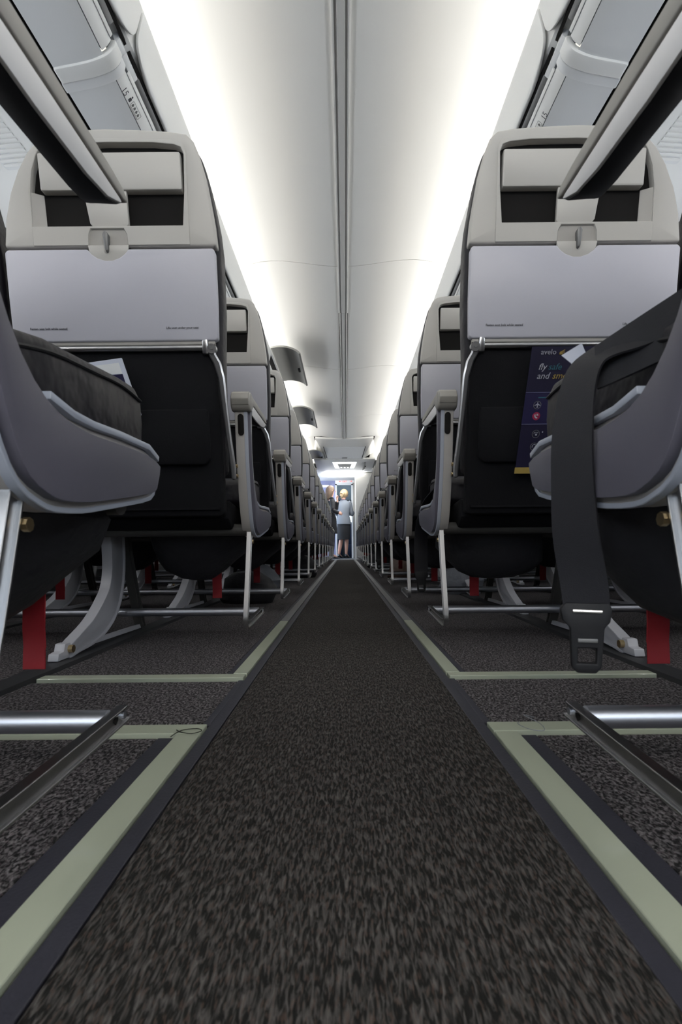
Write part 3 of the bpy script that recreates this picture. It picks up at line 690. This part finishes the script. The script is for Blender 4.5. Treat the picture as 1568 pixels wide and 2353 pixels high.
card_text('and', .0195, 'white', .019, .207, cb, .25)
card_text('smooth', .0195, 'gold2', .054, .207, cb, .25)
finish('card_rule', prism([(.03, .166), (.13, .166), (.13, .168), (.03, .168)], -.001, -.0004, CP), 'teal', cb, smooth=False)
for v in (.178, .1095): finish('card_rule', prism([(.0, v), (.150, v), (.150, v + .0007), (0, v + .0007)], -.001, -.0003, CP), 'lav', cb, smooth=False)
def ring(u, v, m='track', fill=None):
    t = prism([(u + .0088 * math.cos(q * PI / 10), v + .0088 * math.sin(q * PI / 10)) for q in range(20)], -.0010, -.0002, CP, holes=[[(u + .0078 * math.cos(q * PI / 10), v + .0078 * math.sin(q * PI / 10)) for q in range(20)]] if not fill else ())
    return finish('icon', t, fill or m, cb, smooth=False)
ring(.030, .151); ring(.086, .149); ring(.031, .127, fill='crim'); ring(.087, .1265, fill='crim'); ring(.036, .088); ring(.036, .060)
t = new()   # aeroplane
prism([(.0290, .151), (.0235, .1492), (.0235, .1502), (.0290, .1537), (.0295, .1575), (.0305, .1575), (.0310, .1537), (.0365, .1502), (.0365, .1492), (.0310, .151), (.0308, .1470), (.0325, .1455), (.0275, .1455), (.0292, .1470)], -.0018, -.001, CP, bm=t)
finish('icon', t, 'white', cb, smooth=False)
t = new()   # wireless arcs
for r in (.0022, .0045, .0068):
    a0 = [(.086 + r * math.cos(q), .1455 + r * math.sin(q)) for q in [PI / 4 + k * PI / 16 for k in range(9)]]
    prism(strip_outline(a0, .0007), -.0018, -.001, CP, bm=t)
finish('icon', t, 'white', cb, smooth=False)
t = prism(strip_outline(smooth_poly([(.0275, .1305), (.0278, .127), (.0300, .1238), (.0335, .1232)], 3), .0014), -.0018, -.001, CP)
prism([(.031, .128), (.0355, .128), (.034, .1315), (.0315, .132)], -.0018, -.001, CP, bm=t)
finish('icon', t, 'white', cb, smooth=False)
t = prism(strip_outline([(.0315, .088), (.0315, .0915), (.040, .0915), (.040, .0895)], .0005), -.0018, -.001, CP)
prism([(.0345, .0845), (.0385, .0845), (.0385, .0885), (.0345, .0885)], -.0018, -.001, CP, bm=t, holes=())
prism(strip_outline(smooth_poly([(.0315, .058), (.032, .0625), (.036, .065), (.040, .0625), (.0405, .058)], 3), .0006), -.0018, -.001, CP, bm=t)
for u in (.0495, .0505): prism([(u, .0905), (u + .001, .0905), (u + .001, .0935), (u, .0935)], -.0018, -.001, CP, bm=t)
finish('icon', t, 'white', cb, smooth=False)

mg = empty('magazine', (-.548, ya + yb(.62), .613))
tag(mg, 'white edged magazine sticking up from the left seat pocket', 'magazine')
def MP(u, v, a): return (u + v * -.28, -.2 * v - .020 + a, v + u * .06)
c2 = finish('magazine_cover', prism([(-.035, -.06), (.070, -.06), (.070, .062), (-.035, .055)], 0, .004, MP, b=.001), 'paper', mg, smooth=False)
finish('cover_print', prism([(-.035, -.055), (.060, -.055), (.060, .028), (-.035, .028)], -.0006, 0, MP), 'card2', c2, smooth=False)
finish('cover_photo', prism([(-.035, .029), (.060, .029), (.060, .052), (-.035, .047)], -.0006, 0, MP), 'binlow', c2, smooth=False)
finish('cover_print', prism([(.035, -.04), (.058, -.04), (.058, .004), (.045, .0)], -.001, -.0004, MP), 'teal', c2, smooth=False)

# ------------------------------------------------------------------ bags stowed on the floor further along
def bagobj(name, x, y, w_, d_, h_, m, label, cat='bag'):
    r = empty(name, (x, y, 0)); tag(r, label, cat)
    t = new(); loft([((0, 0, .001), w_ * .46, d_ * .46), ((0, 0, h_ * .12), w_ * .5, d_ * .5), ((.01, 0, h_ * .45), w_ * .49, d_ * .48), ((.0, .01, h_ * .75), w_ * .42, d_ * .40), ((0, 0, h_ * .94), w_ * .26, d_ * .26), ((0, 0, h_), w_ * .08, d_ * .08)], 18, t)
    for v in t.verts: v.co += Vector((math.sin(v.co.z * 60 + v.co.x * 30), math.sin(v.co.x * 50), 0)) * .006
    finish('body', t, m, r)
    finish('handle', tube(smooth_poly([(-.05, 0, h_ * .86), (-.03, 0, h_ * 1.02), (.03, 0, h_ * 1.02), (.05, 0, h_ * .86)], 4), .006, 8), 'web', r)
    return r
bagobj('handbag', -.50, 3.05, .26, .16, .17, 'bag2', 'pale crumpled bag on the floor under left seats, third row')
bagobj('backpack', -.46, 2.55, .26, .16, .15, 'bag', 'black backpack under the left seats behind the pale bag')
bagobj('backpack', -.40, 4.75, .3, .2, .2, 'bag', 'black backpack on the floor under left seats, far along the aisle')
bagobj('handbag', .62, 2.95, .24, .16, .16, 'bag2', 'grey bag on the floor under right seats, third row')
bagobj('backpack', .48, 4.4, .28, .2, .2, 'bag3', 'brown bag on the floor under right seats, fifth row')
bagobj('backpack', .42, 6.9, .3, .2, .21, 'bag', 'black backpack far along under the right seats')
bagobj('backpack', -1.0, .62, .3, .22, .22, 'bag', 'dark bag on the floor at the left picture edge behind the red strap')
# cup
cp = new(); loft([((0, 0, 0), .027, .027), ((0, 0, .09), .036, .036), ((0, 0, .092), .037, .037)], 16, cp)
co = finish('paper_cup', cp, 'bag2'); co.location = (.395, 5.9, .0); tag(co, 'small pale blue cup on the floor under the right seats', 'cup')

# ------------------------------------------------------------------ far ceiling steps
fc = struct('trim_8', sect([(-.50, 2.128), (-.25, 2.112), (0, 2.108), (.25, 2.112), (.50, 2.128)], 9.27, 9.34, .03, 1), 'ceil')
t = new()
q = [(-.50, 9.34, 2.125), (.50, 9.34, 2.125), (.385, 9.75, 2.075), (-.385, 9.75, 2.075)]
def quad(bm, pts, th=(0, 0, .012)):
    a = [bm.verts.new(p) for p in pts]; b = [bm.verts.new(Vector(p) + Vector(th)) for p in pts]
    bm.faces.new(a); bm.faces.new(b[::-1])
    for i in range(4): bm.faces.new((a[i], a[(i + 1) % 4], b[(i + 1) % 4], b[i]))
    return bm
quad(t, q)
rc = struct('trim_9', t, 'ceil', smooth=False)
finish('access_panel', quad(new(), [(-.37, 9.78, 2.070), (.37, 9.78, 2.070), (.33, 10.60, 1.995), (-.33, 10.60, 1.995)]), 'binp', rc, smooth=False)
for s in (-1, 1):
    finish('ramp_side', quad(new(), [(s * .50, 9.34, 2.13), (s * .385, 9.75, 2.075), (s * .345, 10.62, 1.99), (s * .60, 10.62, 2.14)], (0, 0, .006)), 'ceil', rc, smooth=False)
finish('panel_latch', box(-.05, .05, 10.50, 10.54, 1.990, 2.0, b=.002), 'track', rc)
so = struct('trim_10', box(-.60, .60, 10.62, 12.0, 1.985, 2.02, b=.004), 'ceil')
fx = empty('ceiling_lamp', (0, 10.95, 1.985)); tag(fx, 'bright ceiling lamp with grey centre above the far aisle end', 'ceiling lamp')
finish('diffuser', prism([(-.24, 0), (.24, 0), (.20, .75), (-.20, .75)], -.012, 0, lambda u, v, q: (u, v, q), b=.002), 'lampf', fx)
finish('cover', prism([(-.15, .08), (.15, .08), (.11, .66), (-.11, .66)], -.030, -.012, lambda u, v, q: (u, v, q), b=.006), 'shell', fx)
for q in (-.07, 0, .07): finish('spot', disc((q, .52, -.032), (0, 0, 1), .018, .008), 'lampf', fx)
struct('trim_11', box(-1.75, 1.75, 12.0, YE, 1.985, 2.02), 'ceil')

# entry area: closet right, galley left, cockpit wall with open door
cl = empty('closet', (0, 12.45, 0)); tag(cl, 'light grey full height closet beyond the right seats', 'closet')
finish('cabinet_body', box(.245, 1.70, 0, .75, 0, 1.975, b=.01), 'shell', cl)
finish('door_panel', box(.27, .95, -.012, 0, .10, 1.90, b=.006), 'shell', cl)
finish('latch', box(.30, .33, -.022, -.010, 1.0, 1.12, b=.004), 'metal', cl)
gl = empty('galley_partition', (0, 12.45, 0)); tag(gl, 'lavender blue partition panel beyond the left seats', 'partition')
finish('partition_panel', box(-1.70, -.62, 0, .05, 0, 1.97, b=.01), 'lav', gl)
struct('wall_front_left', box(-1.75, -.245, YE, YE + .08, 0, 2.0), 'lav', smooth=False)
struct('wall_front_right', box(.205, 1.75, YE, YE + .08, 0, 2.0), 'shell', smooth=False)
struct('wall_front_top', box(-.245, .205, YE, YE + .08, 1.90, 2.0), 'binp', smooth=False)
dfm = new()
for a in (box(-.245, -.205, 0, .10, 0, 1.90), box(.165, .205, 0, .10, 0, 1.90), box(-.245, .205, 0, .10, 1.87, 1.93)): merge(a, dfm)
d1 = empty('door_1', (0, YE - .02, 0)); d1['kind'] = 'structure'
finish('door_frame', dfm, 'binp', d1, smooth=False)
sg = empty('exit_sign', (0, YE - .03, 2.0)); tag(sg, 'white sign with red EXIT lettering above the cockpit doorway', 'exit sign')
finish('sign_face', box(-.245, .25, -.03, .0, -.075, -.005, b=.003), 'signw', sg)
text('EXIT', .055, 'exitr', sg, (-.06, -.032, -.062), (1, 0, 0), (0, 0, 1))
ax = new()
prism([(-.15, -.040), (-.125, -.025), (-.125, -.036), (-.095, -.036), (-.095, -.044), (-.125, -.044), (-.125, -.055)], -.033, -.031, lambda u, v, q: (u, q, v), bm=ax)
prism([(.19, -.040), (.165, -.025), (.165, -.036), (.135, -.036), (.135, -.044), (.165, -.044), (.165, -.055)], -.033, -.031, lambda u, v, q: (u, q, v), bm=ax)
finish('arrow', ax, 'exitr', sg, smooth=False)
lp = empty('notice_panel', (-.50, YE - .01, 1.85)); tag(lp, 'small white lit notice on the lavender wall beside cockpit doorway', 'sign')
finish('notice_face', box(-.10, .09, -.02, 0, -.035, .025, b=.004), 'signw', lp)
# cockpit beyond
struct('wall_cockpit', box(-1.0, 1.0, YE + 2.1, YE + 2.15, 0, 2.2), 'cockpit', smooth=False)
struct('wall_cockpit_left', box(-1.02, -1.0, YE, YE + 2.1, 0, 2.2), 'cockpit', smooth=False)
struct('wall_cockpit_right', box(1.0, 1.02, YE, YE + 2.1, 0, 2.2), 'cockpit', smooth=False)
oh = empty('overhead_console', (0, YE + .75, 1.55)); tag(oh, 'dark cockpit overhead console seen through the doorway', 'console')
finish('console_body', box(-.35, .35, 0, .35, .0, .70, b=.01), 'cockpit', oh)
ip = empty('instrument_panel', (0, YE + 1.2, 0)); tag(ip, 'cockpit instrument panel with lit screens above blue seats', 'instrument panel')
finish('panel_body', box(-.6, .6, 0, .25, 0, 1.45, b=.02), 'cockpit', ip)
for a, b in ((-.22, .33), (-.02, .33), (.14, .36), (.14, .20), (.05, .1)):
    finish('screen', box(a, a + .11, -.012, 0, .9 + b, b + 1.0, b=.004), 'bag2', ip)
wn = empty('window_60', (0, YE + 1.0, 1.0)); wn['kind'] = 'structure'
finish('pane', box(.11, .24, 0, .01, -.12, .14), 'shield', wn, smooth=False)
for x, nm in ((-.25, 'left'), (.22, 'right')):
    ps = empty('pilot_seat', (x, YE + .55, 0)); tag(ps, 'dark blue pilot seat in the cockpit, %s one' % nm, 'seat')
    finish('backrest', box(-.17, .17, .0, .10, .35, .95, b=.04, seg=3), 'blue', ps)
    finish('seat_base', box(-.17, .17, .0, .45, .0, .38, b=.03, seg=2), 'blue', ps)

# ------------------------------------------------------------------ people
def skinned(name, chains, m, parent):
    """chains: {joint: (pos, radius)}, edges; one continuous body surface"""
    J, E = chains
    me = bpy.data.meshes.new(name); names = list(J); me.from_pydata([J[k][0] for k in names], [(names.index(a), names.index(b)) for a, b in E], [])
    o = bpy.data.objects.new(name, me); COL.objects.link(o)
    md = o.modifiers.new('skin', 'SKIN'); 
    if not me.skin_vertices: o.modifiers.remove(md); me.skin_vertices
    sv = me.skin_vertices[0].data
    for i, k in enumerate(names):
        r = J[k][1]; sv[i].radius = r if isinstance(r, tuple) else (r, r); sv[i].use_root = (i == 0)
    o.modifiers.new('sub', 'SUBSURF').levels = 2
    ev = o.evaluated_get(bpy.context.evaluated_depsgraph_get()); m2 = bpy.data.meshes.new_from_object(ev)
    o.modifiers.clear(); o.data = m2; m2.materials.clear(); m2.materials.append(M[m])
    for p in m2.polygons: p.use_smooth = True
    o.parent = parent; return o
def figure(root, hs, pose, skin='skin'):
    """a body grown from one skeleton; pose gives hand/elbow/foot points"""
    J = {'pelvis': ((0, 0, .90), (.13, .095)), 'waist': ((0, 0, 1.06), (.105, .08)), 'chest': ((.0, .0, 1.26), (.125, .09)), 'neckb': ((0, 0, 1.40), (.07, .06)),
         'neck': ((.0, .015, 1.45), .048), 'head1': (pose['head'][0], (.062, .07)), 'head2': (pose['head'][1], (.074, .086)), 'head3': (pose['head'][2], (.055, .065))}
    E = [('pelvis', 'waist'), ('waist', 'chest'), ('chest', 'neckb'), ('neckb', 'neck'), ('neck', 'head1'), ('head1', 'head2'), ('head2', 'head3')]
    for sd, sg in (('l', -1), ('r', 1)):
        sh, el, wr, hd = pose['arm_' + sd]; hip, kn, an, toe = pose['leg_' + sd]
        J.update({'sh' + sd: (sh, .052), 'el' + sd: (el, .038), 'wr' + sd: (wr, .025), 'hip' + sd: (hip, .085), 'kn' + sd: (kn, .055), 'ca' + sd: (tuple((Vector(kn) * .65 + Vector(an) * .35) - Vector((0, .012, 0))), .054), 'an' + sd: (an, .034), 'toe' + sd: (toe, .026)})
        E += [('chest', 'sh' + sd), ('sh' + sd, 'el' + sd), ('el' + sd, 'wr' + sd), ('pelvis', 'hip' + sd), ('hip' + sd, 'kn' + sd), ('kn' + sd, 'ca' + sd), ('ca' + sd, 'an' + sd), ('an' + sd, 'toe' + sd)]
    b = skinned('body', (J, E), skin, root)
    for sd in 'lr':   # hands: palm and five fingers, curled
        wr, hd = Vector(pose['arm_' + sd][2]), Vector(pose['arm_' + sd][3]); d = (hd - wr).normalized(); side = d.cross(Vector((0, 0, 1))).normalized(); up = side.cross(d)
        t = tube([wr - d * .01, wr + d * .03, wr + d * .075], [(.018, .022), (.014, .036), (.012, .038)], 10, flat=(up, 1))
        for q in range(4):
            a = wr + d * .07 + up * (.027 - .018 * q); L = (.062, .07, .066, .052)[q]
            tube([a, a + d * L * .5 - side * .004, a + d * L * .8 - side * .018, a + d * L * .85 - side * .032], [.008, .0075, .007, .005], 7, t)
        a = wr + d * .025 + up * .03; tube([a, a + d * .025 + up * .018 - side * .01, a + d * .055 + up * .016 - side * .02], [.010, .009, .006], 7, t)
        finish('hand', t, skin, b)
    return b
# woman in grey jacket, back towards us
p1 = empty('person', (-.035, 13.40, 0)); tag(p1, 'blond woman in grey jacket, black skirt and black heels standing in the aisle end', 'person')
pose = dict(head=((.01, .03, 1.53), (.02, .035, 1.61), (.015, .03, 1.66)),
            arm_l=((-.155, .02, 1.36), (-.185, .08, 1.12), (-.02, .25, 1.10), (.04, .30, 1.11)),
            arm_r=((.155, .02, 1.36), (.20, .06, 1.10), (.225, .26, 1.14), (.235, .33, 1.17)),
            leg_l=((-.075, 0, .85), (-.065, .02, .47), (-.125, -.02, .10), (-.06, .12, .035)),
            leg_r=((.075, 0, .85), (.07, .02, .47), (.055, .0, .10), (.11, .13, .035)))
b1 = figure(p1, 1.68, pose)
jk = loft([((0, .0, .845), .185, .145), ((0, .0, .92), .178, .14), ((0, .0, 1.02), .150, .12), ((0, .0, 1.10), .142, .115), ((0, .0, 1.20), .158, .122), ((0, .0, 1.32), .175, .115), ((0, .01, 1.39), .150, .10), ((0, .015, 1.435), .075, .07)], 24)
j1 = finish('jacket', jk, 'jacket', p1)
for sd, xs in (('l', -1), ('r', 1)):
    sh, el, wr, hd = pose['arm_' + sd]
    finish('sleeve', tube(smooth_poly([(sh[0] * .8, sh[1], sh[2] + .02), sh, tuple((Vector(sh) + Vector(el)) / 2), el, tuple((Vector(el) + Vector(wr)) / 2), tuple(Vector(el) * .08 + Vector(wr) * .92)], 3), .052, 12), 'jacket', j1)
finish('collar', loft([((0, .012, 1.405), .085, .08), ((0, .012, 1.44), .068, .066), ((0, .012, 1.455), .06, .058)], 18), 'scarf', j1)
finish('skirt', loft([((0, 0, .47), .150, .125), ((0, 0, .60), .158, .13), ((0, 0, .75), .168, .135), ((0, 0, .88), .160, .125), ((0, 0, .92), .15, .115)], 24), 'black', p1)
hb = new(); bmesh.ops.create_uvsphere(hb, u_segments=20, v_segments=14, radius=1)
for v in hb.verts:
    z = v.co.z; k = 1.0 - .15 * max(0, -z); v.co = Vector((v.co.x * .105 * k + .015, v.co.y * .115 * k + .015, z * .115 + 1.60))
hr = finish('hair', hb, 'blond', p1)
finish('bun', tube(smooth_poly([(-.01, -.08, 1.60), (-.035, -.13, 1.57), (-.045, -.125, 1.52), (-.03, -.10, 1.48)], 3), [.045, .05, .05, .05, .048, .045, .04, .035, .03, .02], 12), 'blond', hr)
finish('hair_bow', box(-.135, -.06, -.155, -.12, 1.50, 1.535, b=.008), 'black', hr)
def face(root, hc, d, skin='skin'):
    """eyes, nose, mouth and ears on the head at hc looking along d"""
    d = Vector(d).normalized(); side = d.cross(Vector((0, 0, 1))).normalized(); hc = Vector(hc)
    f = finish('nose', tube([hc + d * .078 + Vector((0, 0, .012)), hc + d * .10 - Vector((0, 0, .018)), hc + d * .082 - Vector((0, 0, .024))], [.006, .012, .008], 8), skin, root)
    for k in (-1, 1):
        finish('eye', disc(hc + d * .076 + side * k * .03 + Vector((0, 0, .014)), d, .010, .006, 10), 'ink', root)
        finish('ear', tube([hc + side * k * .074 + Vector((0, 0, .02)), hc + side * k * .084, hc + side * k * .074 - Vector((0, 0, .025))], [.01, .016, .008], 8), skin, root)
    finish('mouth', box(-.02, .02, -.004, .004, -.004, .004, b=.002, fmap=lambda u, v, a: hc + side * u + d * (.078 + v) + Vector((0, 0, a - .045))), 'crim', root)
face(p1, (.035, .045, 1.58), (.75, .6, -.15))
for an, toe in ((pose['leg_l'][2], pose['leg_l'][3]), (pose['leg_r'][2], pose['leg_r'][3])):
    a = Vector(an); t_ = Vector(toe); dd = (t_ - a); dd.z = 0; dd.normalize()
    sh_ = tube([Vector((a.x, a.y, .085)) - dd * .035, Vector((a.x, a.y, .072)), Vector((t_.x, t_.y, .032)) - dd * .05, Vector((t_.x, t_.y, .022)) + dd * .05, Vector((t_.x, t_.y, .018)) + dd * .09], [(.026, .026), (.034, .030), (.040, .020), (.034, .016), (.012, .01)], 12)
    tube([Vector((a.x, a.y, .07)) - dd * .035, Vector((a.x, a.y, 0.002)) - dd * .03], [.014, .006], 8, sh_)
    finish('shoe', sh_, 'shoe', p1)
# dark-dressed woman with long hair, facing right
p2 = empty('person', (-.35, 12.93, 0)); tag(p2, 'long haired woman in black raising one hand, standing left of the blond woman', 'person')
pose2 = dict(head=((.03, .01, 1.55), (.035, .0, 1.635), (.02, .0, 1.69)),
             arm_l=((.02, .15, 1.40), (.13, .22, 1.18), (.17, .14, 1.40), (.15, .09, 1.48)),
             arm_r=((.03, -.15, 1.40), (.06, -.19, 1.15), (.20, -.08, 1.08), (.26, -.03, 1.07)),
             leg_l=((0, .075, .88), (.02, .07, .50), (.0, .06, .10), (.13, .07, .04)),
             leg_r=((0, -.075, .88), (.04, -.06, .50), (.03, -.06, .10), (.16, -.07, .04)))
b2 = figure(p2, 1.72, pose2)
dr = finish('dress', loft([((.01, 0, .60), .155, .17), ((.0, 0, .80), .15, .18), ((.0, 0, .95), .145, .175), ((0, 0, 1.08), .11, .135), ((.0, 0, 1.22), .12, .155), ((.01, 0, 1.36), .11, .17), ((.015, 0, 1.44), .08, .10), ((.015, 0, 1.47), .06, .065)], 24), 'black', p2)
for sd in 'lr':
    sh, el, wr, hd = pose2['arm_' + sd]
    finish('sleeve', tube(smooth_poly([(sh[0], sh[1] * .8, sh[2] + .02), sh, tuple((Vector(sh) + Vector(el)) / 2), el, tuple((Vector(el) + Vector(wr)) / 2), tuple(Vector(el) * .15 + Vector(wr) * .85)], 3), .048, 12), 'black', dr)
for ly, lx in ((.07, .0), (-.06, .03)):
    finish('stocking', loft([((lx, ly, .05), .042, .042), ((lx, ly, .12), .046, .046), ((lx + .01, ly, .35), .062, .064), ((lx + .01, ly, .52), .066, .068), ((lx, ly, .70), .085, .085)], 14), 'black', p2)
    finish('shoe', tube([(lx - .05, ly, .035), (lx, ly, .045), (lx + .10, ly, .032), (lx + .19, ly, .018)], [(.03, .03), (.038, .036), (.04, .026), (.015, .012)], 12), 'shoe', p2)
hb = loft([((-.06, -.01, 1.30), .05, .06), ((-.07, -.01, 1.36), .075, .10), ((-.05, -.01, 1.46), .085, .115), ((-.02, -.005, 1.56), .098, .112), ((.0, 0, 1.65), .108, .108), ((.01, 0, 1.71), .085, .085), ((.012, 0, 1.742), .04, .04)], 20)
finish('hair', hb, 'brown', p2)
face(p2, (.04, .0, 1.62), (1, .1, -.1))
for o in list(bpy.data.meshes):
    if o.users == 0: bpy.data.meshes.remove(o)
